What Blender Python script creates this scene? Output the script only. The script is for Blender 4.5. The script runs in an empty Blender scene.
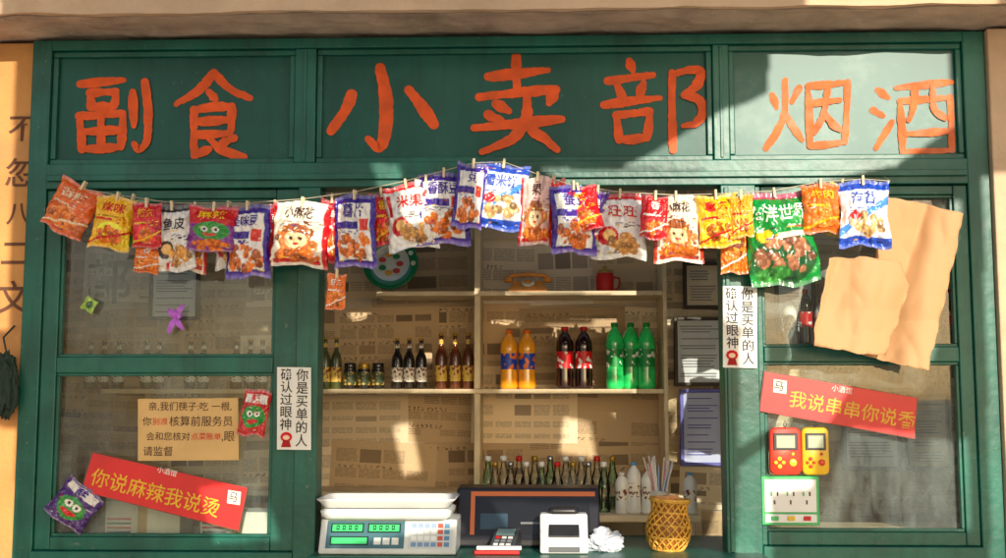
import bpy, math, random, bmesh
import numpy as np
from mathutils import Vector, Matrix, Euler, noise
random.seed(7)
S=bpy.context.scene
COL=S.collection
# ---------------------------------------------------------------- camera
PITCH=math.radians(5.8); YAW=math.radians(1.9); F=1150.0; D0=4.6
rot=Euler((math.pi/2+PITCH,0,YAW),'XYZ').to_matrix()
fwd=rot@Vector((0,0,-1))
tgt=Vector((0,0,2.0))
CAM=tgt-fwd*(D0/fwd.y)
cd=bpy.data.cameras.new("camera"); cam=bpy.data.objects.new("camera",cd); COL.objects.link(cam)
cam.location=CAM; cam.rotation_euler=(math.pi/2+PITCH,0,YAW)
cd.sensor_width=36; cd.lens=36*F/1006; cd.clip_end=2000; cd.clip_start=0.05
S.camera=cam
def U(px,py,Y=0.0):
    d=rot@Vector(((px-503)/F,(279-py)/F,-1.0))
    t=(Y-CAM.y)/d.y
    return CAM+d*t
def X(px,py=300,Y=0): return U(px,py,Y).x
def Z(px,py,Y=0): return U(px,py,Y).z
def M(px,Y=0): return px*(Y-CAM.y)/F     # px -> metres at depth Y
# ---------------------------------------------------------------- light
SUN=Vector((-0.25,1.0,-0.31)).normalized()
sd=bpy.data.lights.new("sun",'SUN'); sun=bpy.data.objects.new("sun",sd); COL.objects.link(sun)
sd.energy=5.0; sd.angle=math.radians(0.3); sd.color=(1.0,0.91,0.76)
sun.rotation_euler=SUN.to_track_quat('-Z','Y').to_euler(); sun.location=(3,-8,6)
elev=math.asin(-SUN.z)
w=bpy.data.worlds.new("World"); S.world=w; w.use_nodes=True
nt=w.node_tree; bg=nt.nodes['Background']
sky=nt.nodes.new('ShaderNodeTexSky'); sky.sky_type='NISHITA'; sky.sun_disc=False
sky.sun_elevation=elev; sky.sun_rotation=math.atan2(-SUN.x,-SUN.y)
sky.dust_density=2.0
nt.links.new(sky.outputs[0],bg.inputs[0]); bg.inputs[1].default_value=0.15
S.view_settings.view_transform='Standard'; S.view_settings.look='None'; S.view_settings.exposure=0
# ---------------------------------------------------------------- materials
def lin(c):
    return tuple(((x/255)/12.92 if x/255<=0.04045 else ((x/255+0.055)/1.055)**2.4) for x in c)
MC={}
def mat(name,rgb,rough=0.5,var=0.12,scale=6,bump=0.0,bscale=60,coat=0.0,metal=0.0,dirt_or_sun=None,dirt_or_sun_amt=0.3,dscale=3,spec=0.5,chips=None,streak=None,crough=.1):
    if name in MC: return MC[name]
    m=bpy.data.materials.new(name); m.use_nodes=True; n=m.node_tree; p=n.nodes['Principled BSDF']
    tc=n.nodes.new('ShaderNodeTexCoord'); no=n.nodes.new('ShaderNodeTexNoise'); no.inputs['Scale'].default_value=scale; no.inputs['Detail'].default_value=6
    n.links.new(tc.outputs['Object'],no.inputs['Vector'])
    mx=n.nodes.new('ShaderNodeMix'); mx.data_type='RGBA'
    c=rgb
    mx.inputs['A'].default_value=(*[x*(1-var) for x in c],1); mx.inputs['B'].default_value=(*[min(1,x*(1+var)) for x in c],1)
    mr=n.nodes.new('ShaderNodeMapRange'); mr.inputs[1].default_value=0.3; mr.inputs[2].default_value=0.7
    n.links.new(no.outputs[0],mr.inputs[0]); n.links.new(mr.outputs[0],mx.inputs['Factor'])
    out=mx.outputs['Result']
    def layer(out,col,sc,lo,hi,amt,stretch=None,det=10):
        n2=n.nodes.new('ShaderNodeTexNoise'); n2.inputs['Scale'].default_value=sc; n2.inputs['Detail'].default_value=det; n2.inputs['Roughness'].default_value=0.7
        src=tc.outputs['Object']
        if stretch:
            mp=n.nodes.new('ShaderNodeMapping'); mp.inputs['Scale'].default_value=stretch; n.links.new(src,mp.inputs[0]); src=mp.outputs[0]
        n.links.new(src,n2.inputs['Vector'])
        r2=n.nodes.new('ShaderNodeMapRange'); r2.inputs[1].default_value=lo; r2.inputs[2].default_value=hi; r2.inputs[4].default_value=amt
        n.links.new(n2.outputs[0],r2.inputs[0])
        m2=n.nodes.new('ShaderNodeMix'); m2.data_type='RGBA'; m2.inputs['B'].default_value=(*col,1)
        n.links.new(out,m2.inputs['A']); n.links.new(r2.outputs[0],m2.inputs['Factor']); return m2.outputs['Result']
    if dirt_or_sun: out=layer(out,dirt_or_sun,dscale,0.5,0.72,dirt_or_sun_amt)
    if streak: out=layer(out,streak,2.0,0.50,0.72,0.6,(9,9,0.7),6)
    if chips: out=layer(out,chips,26,0.64,0.67,0.9,None,8)
    n.links.new(out,p.inputs['Base Color'])
    p.inputs['Roughness'].default_value=rough; p.inputs['Metallic'].default_value=metal
    p.inputs['Coat Weight'].default_value=coat; p.inputs['Coat Roughness'].default_value=crough
    p.inputs['Specular IOR Level'].default_value=spec
    if bump>0:
        nb=n.nodes.new('ShaderNodeTexNoise'); nb.inputs['Scale'].default_value=bscale; nb.inputs['Detail'].default_value=8
        n.links.new(tc.outputs['Object'],nb.inputs['Vector'])
        b=n.nodes.new('ShaderNodeBump'); b.inputs['Strength'].default_value=bump; b.inputs['Distance'].default_value=0.01
        n.links.new(nb.outputs[0],b.inputs['Height']); n.links.new(b.outputs[0],p.inputs['Normal'])
    MC[name]=m; return m
def sm(name,rgb,**k): return mat(name,lin(rgb),**k)
def attr_mat(name,rough=0.35,coat=0.3,bump=0.15,bs=45):
    if name in MC: return MC[name]
    m=bpy.data.materials.new(name); m.use_nodes=True; n=m.node_tree; p=n.nodes['Principled BSDF']
    a=n.nodes.new('ShaderNodeAttribute'); a.attribute_name='Col'; n.links.new(a.outputs['Color'],p.inputs['Base Color'])
    p.inputs['Roughness'].default_value=rough; p.inputs['Coat Weight'].default_value=coat; p.inputs['Coat Roughness'].default_value=0.08
    if bump:
        tc=n.nodes.new('ShaderNodeTexCoord'); nb=n.nodes.new('ShaderNodeTexNoise'); nb.inputs['Scale'].default_value=bs; nb.inputs['Detail'].default_value=3; nb.inputs['Distortion'].default_value=1.2
        n.links.new(tc.outputs['Object'],nb.inputs['Vector']); b=n.nodes.new('ShaderNodeBump'); b.inputs['Strength'].default_value=bump; b.inputs['Distance'].default_value=0.02
        n.links.new(nb.outputs[0],b.inputs['Height']); n.links.new(b.outputs[0],p.inputs['Normal'])
    MC[name]=m; return m
def glass_mat(name,tint=(1,1,1),gl=1.0,haze=0.0,hz=(0.6,0.6,0.55),ior=1.5):
    if name in MC: return MC[name]
    m=bpy.data.materials.new(name); m.use_nodes=True; n=m.node_tree
    for x in list(n.nodes):
        if x.type=='BSDF_PRINCIPLED': n.nodes.remove(x)
    o=[x for x in n.nodes if x.type=='OUTPUT_MATERIAL'][0]
    t=n.nodes.new('ShaderNodeBsdfTransparent'); t.inputs[0].default_value=(*tint,1)
    g=n.nodes.new('ShaderNodeBsdfGlossy'); g.inputs['Roughness'].default_value=0.02; g.inputs[0].default_value=(gl,gl,gl,1)
    f=n.nodes.new('ShaderNodeFresnel'); f.inputs[0].default_value=ior
    mx=n.nodes.new('ShaderNodeMixShader'); n.links.new(f.outputs[0],mx.inputs[0]); n.links.new(t.outputs[0],mx.inputs[1]); n.links.new(g.outputs[0],mx.inputs[2])
    last=mx
    if haze>0:
        df=n.nodes.new('ShaderNodeBsdfDiffuse'); df.inputs[0].default_value=(*hz,1)
        m2=n.nodes.new('ShaderNodeMixShader')
        tc=n.nodes.new('ShaderNodeTexCoord'); mp=n.nodes.new('ShaderNodeMapping'); mp.inputs['Rotation'].default_value=(0,.6,0); mp.inputs['Scale'].default_value=(1,1,.35)
        no=n.nodes.new('ShaderNodeTexNoise'); no.inputs['Scale'].default_value=4; no.inputs['Detail'].default_value=8; no.inputs['Roughness'].default_value=.65
        n.links.new(tc.outputs['Object'],mp.inputs[0]); n.links.new(mp.outputs[0],no.inputs[0]); ml=n.nodes.new('ShaderNodeMapRange'); ml.inputs[1].default_value=.40; ml.inputs[2].default_value=.70; ml.inputs[4].default_value=haze
        n.links.new(no.outputs[0],ml.inputs[0]); n.links.new(ml.outputs[0],m2.inputs[0])
        n.links.new(mx.outputs[0],m2.inputs[1]); n.links.new(df.outputs[0],m2.inputs[2]); last=m2
    n.links.new(last.outputs[0],o.inputs[0]); MC[name]=m; return m

GREEN=mat("green_gloss_paint",(0.006,0.112,0.078),rough=0.38,var=0.35,scale=3,bump=0.2,bscale=25,coat=0.12,crough=.3,spec=.38,dirt_or_sun=(0.04,0.17,0.135),dirt_or_sun_amt=0.45,dscale=5,chips=(0.12,0.19,0.15),streak=(0.003,0.05,0.036))
GREEN2=mat("green_panel_paint",(0.003,0.085,0.062),rough=0.42,var=0.3,scale=2,bump=0.08,bscale=18,coat=0.05,spec=.35,dirt_or_sun=(0.01,0.14,0.11),dirt_or_sun_amt=0.4,dscale=2.5,streak=(0.002,0.05,0.042),chips=(0.03,0.14,0.115))
GREEN3=mat("green_painted_glare",(0.015,0.12,0.095),rough=0.50,var=0.25,scale=2,bump=0.06,bscale=14,coat=.35,crough=.40,dirt_or_sun=(0.26,0.34,0.29),dirt_or_sun_amt=0.5,dscale=2.0)  # paler base and pale blotches imitate sun glare on the right panel
CONC=mat("rough_concrete",(0.52,0.40,0.30),rough=0.9,var=0.25,scale=5,bump=0.9,bscale=18,dirt_or_sun=(0.22,0.15,0.10),dirt_or_sun_amt=0.85,dscale=2.6,chips=(0.7,0.6,0.5))
OCHRE=mat("ochre_plaster",(0.62,0.29,0.09),rough=0.9,var=0.15,scale=4,bump=0.4,bscale=40,dirt_or_sun=(0.40,0.22,0.12),dirt_or_sun_amt=0.6)
CREAM=mat("cream_plaster",(0.66,0.46,0.29),rough=0.9,var=0.12,scale=4,bump=0.3,bscale=40,dirt_or_sun=(0.5,0.3,0.16),dirt_or_sun_amt=0.5)
RED=mat("sign_red_paint",(0.82,0.105,0.014),rough=0.55,var=0.2,scale=12,spec=.3,dirt_or_sun=(0.5,0.10,0.035),dirt_or_sun_amt=.45,dscale=14)
REDF=mat("sign_red_sun_washout",(0.72,0.17,0.06),rough=0.8,var=0.25,scale=12,spec=.15,dirt_or_sun=(0.55,0.40,0.28),dirt_or_sun_amt=.6,dscale=7)  # red lightened in the colour to look washed out by direct sun
WOODC=mat("cream_shelf_board",(0.72,0.58,0.36),rough=0.6,var=0.15,scale=9,bump=0.1)
WHITE=mat("white_plastic",(0.78,0.78,0.76),rough=0.35,var=0.04,coat=0.2)
BLACK=mat("black_plastic",(0.02,0.02,0.022),rough=0.35,var=0.2)
INK=mat("black_ink",(0.02,0.018,0.016),rough=0.6)
STEEL=mat("steel",(0.5,0.5,0.5),rough=0.3,metal=1.0)
PANE=glass_mat("window_glass",(0.90,0.96,0.93),1.0,haze=0.30,hz=(.50,.60,.56),ior=1.52)  # diffuse haze blended into the panes stands in for reflections
ATT=attr_mat("printed_plastic",rough=.3,coat=.3,bump=0)
FOIL=attr_mat("printed_foil",rough=.24,coat=.6,bump=.28,bs=24); ATTP=attr_mat("printed_paper",rough=0.8,coat=0.0,bump=0.25)
# ---------------------------------------------------------------- mesh helpers
def empty(name,loc=(0,0,0)):
    e=bpy.data.objects.new(name,None); e.location=loc; e.empty_display_size=0.1; COL.objects.link(e); return e
def link(name,me,parent=None,loc=None,rote=None):
    o=bpy.data.objects.new(name,me); COL.objects.link(o)
    if loc is not None: o.location=loc
    if rote is not None: o.rotation_euler=rote
    if parent: o.parent=parent
    return o
def mesh(name,vs,fs,mats,mi=None,smooth=False):
    me=bpy.data.meshes.new(name); me.from_pydata([tuple(v) for v in vs],[],fs)
    for m in (mats if isinstance(mats,(list,tuple)) else [mats]): me.materials.append(m)
    if mi is not None: me.polygons.foreach_set('material_index',mi)
    if smooth: me.polygons.foreach_set('use_smooth',[True]*len(me.polygons))
    me.update(); return me
def box(name,x0,x1,y0,y1,z0,z1,m,parent=None,bev=0.004,loc=None,rote=None):
    vs=[(x,y,z) for x in (x0,x1) for y in (y0,y1) for z in (z0,z1)]
    fs=[(0,1,3,2),(4,6,7,5),(0,4,5,1),(2,3,7,6),(0,2,6,4),(1,5,7,3)]
    me=mesh(name,vs,fs,m); o=link(name,me,parent,loc,rote)
    if bev:
        b=o.modifiers.new('b','BEVEL'); b.width=bev; b.segments=2
    return o
def extr(name,prof,x0,x1,m,parent=None,bev=.008):
    vs=[];fs=[];n=len(prof)
    for x in (x0,x1):
        for y,z in prof: vs.append((x,y,z))
    for i in range(n): j=(i+1)%n; fs.append((i,j,n+j,n+i))
    fs.append(tuple(range(n))[::-1]); fs.append(tuple(range(n,2*n)))
    o=link(name,mesh(name,vs,fs,m),parent)
    if bev: b=o.modifiers.new('b','BEVEL'); b.width=bev; b.segments=3
    return o
def lathe(name,prof,mats,parent=None,loc=(0,0,0),seg=24,rote=None):
    vs=[];fs=[];mi=[]
    for r,z,_ in prof:
        for k in range(seg):
            a=2*math.pi*k/seg; vs.append((r*math.cos(a),r*math.sin(a),z))
    for i in range(len(prof)-1):
        for k in range(seg):
            k2=(k+1)%seg
            fs.append((i*seg+k,i*seg+k2,(i+1)*seg+k2,(i+1)*seg+k)); mi.append(prof[i][2])
    fs.append(tuple(range(seg))[::-1]); mi.append(prof[0][2])
    fs.append(tuple(range((len(prof)-1)*seg,len(prof)*seg))); mi.append(prof[-1][2])
    me=mesh(name,vs,fs,mats,mi,True); return link(name,me,parent,loc,rote)
class Quads:
    def __init__(s): s.v=[];s.f=[];s.c=[]
    def poly(s,pts,col):
        i=len(s.v); s.v+= [tuple(p) for p in pts]; s.f.append(tuple(range(i,i+len(pts)))); s.c.append(col)
    def rect(s,x0,z0,x1,z1,y,col): s.poly([(x0,y,z0),(x1,y,z0),(x1,y,z1),(x0,y,z1)],col)
    def build(s,name,m=None,parent=None,loc=None,rote=None):
        me=mesh(name,s.v,s.f,m or ATTP)
        a=me.color_attributes.new('Col','FLOAT_COLOR','CORNER')
        arr=[]
        for p,c in zip(me.polygons,s.c): arr+= list((*c[:3],1))*p.loop_total
        a.data.foreach_set('color',arr); return link(name,me,parent,loc,rote)
def tube(name,pts,r,m,parent=None,cyc=False):
    c=bpy.data.curves.new(name,'CURVE'); c.dimensions='3D'; c.bevel_depth=r; c.bevel_resolution=2
    s=c.splines.new('POLY'); s.points.add(len(pts)-1)
    for p,q in zip(s.points,pts): p.co=(*q,1)
    s.use_cyclic_u=cyc; c.materials.append(m); return link(name,c,parent)
def catmull(P,n=8):
    P=[Vector(p) for p in P]
    if len(P)<3:
        return [P[0].lerp(P[-1],i/n) for i in range(n+1)]
    Q=[P[0]*2-P[1]]+P+[P[-1]*2-P[-2]]; out=[]
    for i in range(1,len(Q)-2):
        a,b,c,d=Q[i-1:i+3]
        for k in range(n):
            t=k/n; out.append(0.5*((2*b)+(c-a)*t+(2*a-5*b+4*c-d)*t*t+(3*b-a-3*c+d)*t**3))
    out.append(P[-1]); return out
def strokes(name,SL,wpx,Y,m,parent=None):
    """hand-painted brush strokes on the board; each stroke a rounded ribbon"""
    vs=[];fs=[]
    LL=[]
    for st in SL:
        if st[0]==st[-1] and len(st)>3:
            LL+=[[a,((a[0]+b[0])/2+.4,(a[1]+b[1])/2+.4),b] for a,b in zip(st[:-1],st[1:])]
        else: LL.append(st)
    for si,st in enumerate(LL):
        pts=catmull([(*p,0) for p in st],12)
        y=Y-0.0006*(si+1); N=len(pts); hw=[]
        for i,p in enumerate(pts):
            t=i/(N-1); w=wpx/2*(0.97+0.16*math.sin(t*5+si*1.7)); w*= (0.84+0.16*min(1,4*t)) * (0.72+0.28*min(1,(1-t)*4))
            d=(pts[min(i+1,N-1)]-pts[max(i-1,0)]); d.normalize(); nrm=Vector((-d.y,d.x,0))
            j1=.9*noise.noise(p*0.22)+.5*noise.noise(p*.8); j2=.9*noise.noise(p*0.22+Vector((9,9,9)))+.5*noise.noise(p*.8+Vector((5,0,0)))
            hw.append((p+nrm*(w+j1),p-nrm*(w+j2)))
        b=len(vs)
        for l,r in hw: vs.append(U(l.x,l.y,y)); vs.append(U(r.x,r.y,y))
        for i in range(N-1): fs.append((b+2*i,b+2*i+1,b+2*i+3,b+2*i+2))
        for idx in (0,N-1):
            c=(hw[idx][0]+hw[idx][1])/2; R=(hw[idx][0]-hw[idx][1]).length/2; b2=len(vs)
            for k in range(12):
                a=2*math.pi*k/12; vs.append(U(c.x+R*math.cos(a),c.y+R*math.sin(a),y-0.0002))
            fs.append(tuple(range(b2,b2+12)))
    return link(name,mesh(name,vs,fs,m),parent)
def text(name,s,cx,cy,wpx=None,hpx=None,Y=0,m=None,ang=0,parent=None,sp=1.0,bold=0.0,align='CENTER'):
    c=bpy.data.curves.new(name,'FONT'); c.body=s; c.align_x=align; c.align_y='CENTER'; c.size=0.1; c.space_line=sp; c.offset=bold
    c.materials.append(m or INK)
    o=link(name,c,parent); bpy.context.view_layer.update()
    d=o.dimensions
    k=1
    if wpx: k=M(wpx,Y)/max(d.x,1e-4)
    sx=k; sz=k
    if hpx:
        sz=M(hpx,Y)/max(d.y,1e-4)
        if not wpx: sx=sz
    o.scale=(sx,sz,1); p=U(cx,cy,Y)
    o.location=p; o.rotation_euler=(math.pi/2,math.radians(ang),0)
    return o

# ================================================================= SETTING
g=mesh("ground",[(-400,-400,0),(400,-400,0),(400,400,0),(-400,400,0)],[(0,1,2,3)],
   mat("pale_stone_paving",(0.50,0.45,0.38),rough=0.9,var=0.15,scale=1.5,bump=0.3))
link("ground",g)
xl=(X(33,60)+X(18,550))/2; xr=(X(984,60)+X(1001,550))/2
zt=Z(500,38)
def wall(name,x0,x1,y0,y1,z0,z1,m): return box(name,x0,x1,y0,y1,z0,z1,m,bev=0.006)
wall("plaster_wall",-6,xl-0.002,0.0,0.2,0,zt,OCHRE)
wall("plaster_wall.001",xr+0.002,6,-0.06,0.2,0,zt,CREAM)
def beam(name,x0,x1,y0,y1,z0,z1,m,amp=0.008,n=220,sub=8):
    vs=[];fs=[]
    ring=[(y0+(y1-y0)*k/sub,z0) for k in range(sub)]+[(y1,z0),(y1,z1),(y0,z1),(y0,(z0+z1)/2)]
    L=len(ring)
    for i in range(n+1):
        x=x0+(x1-x0)*i/n
        for (y,z) in ring:
            nn=noise.fractal(Vector((x*3,y*9,z*4)),.7,2,4)*amp
            vs.append((x,y+(nn if y==y0 else 0),z+(nn if z==z0 else 0)))
    for i in range(n):
        for k in range(L): fs.append((L*i+k,L*i+(k+1)%L,L*i+L+(k+1)%L,L*i+L+k))
    return link(name,mesh(name,vs,fs,m))
beam("concrete_lintel",-6,6,-0.27,0.25,zt+0.016,zt+0.32,CONC,amp=.015)
beam("plaster_fascia",-6,6,-0.31,-0.285,Z(500,10,-0.3),zt+0.5,CREAM,amp=0.01)
BY=1.30
NW=mat("interior_plaster",(0.58,0.47,0.33),rough=0.9,var=0.15)
room=empty("shop_room")
box("back_wall",-2.7,2.7,BY,BY+0.1,0,3.2,NW,room,0)
box("side_wall_l",-2.72,-2.62,0.21,BY-0.002,0,3.2,NW,room,0)
box("side_wall_r",2.62,2.72,0.21,BY-0.002,0,3.2,NW,room,0)
box("floor",-2.6,2.6,0.2,BY-0.003,0.0,0.06,NW,room,0)
for i in range(4): box("rafter_%d"%i,-2.55+i*1.65,-2.50+i*1.65,0.26,BY-0.004,3.12,3.2,WOODC,room)
apron=empty("shop_counter")
CT=0.93
box("counter_base",xl,xr,-0.0,0.18,0,CT-0.075,GREEN,apron)
box("counter_top",X(318,550),X(760,550),-0.22,0.5,CT-0.04,CT,GREEN,apron,0.006)
box("counter_edge",X(318,550),X(760,550),-0.245,-0.222,CT-0.07,CT-0.004,GREEN,apron,0.006)

# ---------------- shopfront frame
fr=empty("wooden_shopfront")
box("stile_left",xl,xl+M(20),-0.03,0.08,0.8,zt,GREEN,fr)
box("stile_right",xr-M(22),xr,-0.03,0.08,0.8,zt,GREEN,fr)
box("top_rail",xl+M(20)+.001,xr-M(22)-.001,-0.035,0.08,zt-M(11),zt-0.002,GREEN,fr)
zb0=Z(500,188); zb1=Z(500,163)
box("sign_beam",xl+M(20)+.001,xr-M(22)-.001,-0.04,0.08,zb0,zb1,GREEN,fr)
box("sign_beam_lip",xl+M(22),xr-M(24),-0.055,-0.041,zb0+0.03,zb0+0.055,GREEN,fr,0.003)
dv=[(296,317),(712,728)]
for i,(a,b) in enumerate(dv):
    box("divider_%d"%i,X(a,100),X(b,100),-0.03,0.08,zb1+.001,zt-M(11)-.001,GREEN,fr)
    xm=(X(a,100)+X(b,100))/2; box("divider_bead_%d"%i,xm-.006,xm+.006,-0.036,-.0305,zb1+.01,zt-M(11)-.01,GREEN,fr,.002)
pans=[(xl+M(20),X(296,100)),(X(317,100),X(712,100)),(X(728,100),xr-M(22))]
for i,(a,b) in enumerate(pans):
    t=M(6); z0=zb1; z1=zt-M(11)
    for (n,x0,x1,q0,q1) in (("t",a+.001,b-.001,z1-t,z1-.001),("b",a+.001,b-.001,z0+.001,z0+t),("l",a+.001,a+t,z0+t+.001,z1-t-.001),("r",b-t,b-.001,z0+t+.001,z1-t-.001)):
        box("mould_%d%s"%(i,n),x0,x1,-0.014,0.03,q0,q1,GREEN,fr,0.004)
pxl0,pxl1=X(298,360),X(320,360)
pxr0,pxr1=X(722,360),X(757,360)
box("post_left",pxl0,pxl1,-0.045,0.08,CT-.06,zb0-.001,GREEN,fr)
box("post_right",pxr0,pxr1,-0.045,0.08,CT-.06,zb0-.001,GREEN,fr)
box("post_right_bead",pxr0+.012,pxr0+.03,-0.053,-.0455,CT+.001,zb0-.01,GREEN,fr,.003)
LW=(xl+M(20),pxl0); RW=(pxr1,xr-M(22))
def window(tag,x0,x1,zrail,zbot,sl,sr):
    box(tag+"_stile_l",x0+.001,x0+sl,-0.018,0.05,zbot,zb0-.002,GREEN,fr)
    box(tag+"_stile_r",x1-sr,x1-.001,-0.018,0.05,zbot,zb0-.002,GREEN,fr)
    box(tag+"_rail_top",x0+sl+.001,x1-sr-.001,-0.018,0.05,zb0-M(10),zb0-.003,GREEN,fr)
    box(tag+"_rail_mid",x0+sl+.001,x1-sr-.001,-0.02,0.05,zrail[0],zrail[1],GREEN,fr)
    box(tag+"_rail_bot",x0+sl+.001,x1-sr-.001,-0.02,0.05,zbot,zbot+M(13),GREEN,fr)
    box(tag+"_sill",x0,x1,-0.05,0.06,zbot-0.06,zbot-.001,GREEN,fr)
    for k,(za,zbb) in enumerate(((zrail[1],zb0-M(10)),(zbot+M(13),zrail[0]))):
        box(tag+"_bead_l%d"%k,x0+sl,x0+sl+.012,-0.006,0.018,za+.013,zbb-.013,GREEN,fr,.002)
        box(tag+"_bead_r%d"%k,x1-sr-.012,x1-sr,-0.006,0.018,za+.013,zbb-.013,GREEN,fr,.002)
        box(tag+"_bead_t%d"%k,x0+sl,x1-sr,-0.006,0.018,zbb-.012,zbb,GREEN,fr,.002)
        box(tag+"_bead_b%d"%k,x0+sl,x1-sr,-0.006,0.018,za,za+.012,GREEN,fr,.002)
        a,b,c,d=x0+sl+.002,x1-sr-.002,za+.002,zbb-.002
        tl=.004*(1 if k else -1)
        link(tag+"_pane_%d"%k,mesh("pane",[(a,.024,c),(b,.024+tl,c),(b,.024+tl,d),(a,.024+.003,d)],[(0,1,2),(0,2,3)],PANE),fr)
window("left_window",LW[0],LW[1],(Z(165,373),Z(165,357)),Z(165,550),M(16),M(24))
window("right_window",RW[0],RW[1],(Z(860,362),Z(860,347)),Z(860,545),M(6),M(14))

# ---------------- sign
sign=empty("shop_sign")
xd=X(720,100)
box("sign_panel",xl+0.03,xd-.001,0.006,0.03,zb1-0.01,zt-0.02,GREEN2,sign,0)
box("sign_panel_painted_glare",xd,xr-0.03,0.006,0.03,zb1-0.01,zt-0.02,GREEN3,sign,0)
fu=[[(80,84),(124,80)],[(90,93),(116,91),(114,106),(91,107),(90,93)],[(79,116),(123,113),(121,147),(82,149),(79,116)],[(101,115),(101,147)],[(82,132),(120,130)],
    [(133,92),(134,126)],[(145,82),(148,112),(147,140),(139,149),(134,144)]]
shi=[[(214,72),(199,90),(176,104)],[(214,73),(230,89),(250,98)],[(209,92),(215,99)],[(193,110),(213,107),(233,106)],[(232,106),(231,133)],[(194,110),(194,135),(194,155)],[(194,156),(209,149)],
     [(195,122),(230,120)],[(196,135),(230,133)],[(234,138),(222,143)],[(209,138),(222,150),(244,157)]]
xiao=[[(380,68),(386,98),(385,133),(379,147),(368,139)],[(352,95),(345,111),(331,131)],[(409,90),(420,104),(434,124)]]
mai=[[(488,77),(515,74),(548,70)],[(516,57),(517,92)],[(479,97),(515,93),(556,89)],[(556,89),(549,103)],[(496,104),(509,111)],[(488,115),(501,121)],[(474,128),(515,124),(562,119)],[(527,97),(526,118),(513,138),(482,152)],[(532,131),(545,139),(557,150)]]
bu=[[(629,61),(633,72)],[(608,81),(630,78),(653,75)],[(617,85),(623,98)],[(644,83),(638,97)],[(604,105),(632,101),(660,98)],[(616,115),(650,111),(647,138),(619,140),(616,115)],[(672,73),(672,110),(673,150)],[(672,75),(688,70),(701,72),(696,86),(684,95)],[(684,95),(699,100),(703,112),(696,123),(683,126)]]
yan=[[(772,95),(777,108)],[(799,88),(792,102)],[(785,80),(785,110),(778,130),(766,148)],[(786,115),(794,128),(802,140)],[(808,86),(848,82),(845,142),(810,146),(808,86)],[(814,103),(840,100)],[(828,90),(823,116),(814,132)],[(826,114),(832,123),(840,130)]]
jiu=[[(878,90),(888,98)],[(873,110),(883,116)],[(876,148),(892,122)],[(896,88),(925,85),(952,82)],[(900,101),(950,97),(952,150),(903,153),(900,101)],[(915,88),(914,105),(909,120)],[(933,86),(934,108),(945,118)],[(906,134),(948,131)]]
for n,c,m in (("char_fu",fu,RED),("char_shi",shi,RED),("char_xiao",xiao,RED),("char_mai",mai,RED),("char_bu",bu,RED),("char_yan",yan,REDF),("char_jiu",jiu,REDF)):
    strokes(n,c,12.5 if c is xiao else (10.5 if c is mai else (9 if m is RED else 7.5)),0.005,m,sign)

# ---------------- wall writing
wt=empty("wall_writing")
BRN=mat("brown_ink",(0.13,0.05,0.025),rough=0.8)
for i,(s,cx,cy,h) in enumerate((("不",22,130,26),("忽",20,175,30),("八",18,215,22),("二",15,255,22),("文",13,300,34))):
    text("char_%d"%i,s,cx,cy,hpx=h,Y=-0.003,m=BRN,parent=wt,bold=0.001)

# ---------------- newspapers
Q=Quads()
random.seed(3)
def paper_sheet(Q,x0,z0,w,h,y,rotd):
    base=np.array(lin(random.choice([(222,196,156),(232,210,174),(208,180,140),(238,220,190),(198,170,132)])))*random.uniform(0.80,1.05)
    ca,sa=math.cos(rotd),math.sin(rotd); cx,cz=x0+w/2,z0+h/2
    def R(u,v,yo): 
        dx,dz=(u-.5)*w,(v-.5)*h
        return (cx+dx*ca-dz*sa,yo,cz+dx*sa+dz*ca)
    def rc(u0,v0,u1,v1,yo,c): Q.poly([R(u0,v0,yo),R(u1,v0,yo),R(u1,v1,yo),R(u0,v1,yo)],c)
    rc(0,0,1,1,y,tuple(base))
    ink=base*0.45; y2=y-0.0006; 
    v=0.95
    cols=random.choice([3,4,5])
    while v>0.08:
        bh=random.uniform(0.14,0.26); bh=min(bh,v-0.04)
        kind=random.random()
        if kind<0.45:
            k=random.randint(4,9)
            for i in range(k): 
                for q_ in range(3):
                    a=.06+i*.06; s1=random.uniform(0,.03); rc(a+s1,v-0.05+q_*.013,a+s1+random.uniform(.008,.03),v-0.044+q_*.013+random.uniform(0,.006),y2-.0002*q_,tuple(base*0.25))
        for c in range(cols):
            u0=0.05+c*0.9/cols; u1=u0+0.9/cols-0.025
            if random.random()<0.17: rc(u0,v-bh+0.02,u1,v-0.06,y2,tuple(base*random.uniform(0.3,0.65)*np.array((1,.95,.95)))); continue
            if random.random()<0.1: continue
            vv=v-0.065
            while vv>v-bh+0.02:
                a=u0
                while a<u1-.01:
                    e=min(u1,a+random.uniform(.02,.09)); rc(a,vv,e,vv+0.0065,y2,tuple(ink)); a=e+random.uniform(.003,.012)
                vv-=0.0155
        v-=bh
for r in range(7):
    x=-2.7+random.uniform(-.2,0)
    while x<2.7:
        land=random.random()<0.6
        ww,hh=(0.54,0.39) if land else (0.39,0.54)
        paper_sheet(Q,x,0.55+r*0.36+random.uniform(-.05,.05),ww,hh,BY-0.002-random.random()*0.016,random.uniform(-.05,.05))
        x+=ww-random.uniform(0.02,0.09)
Q.build("newspaper_wallpaper")

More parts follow.
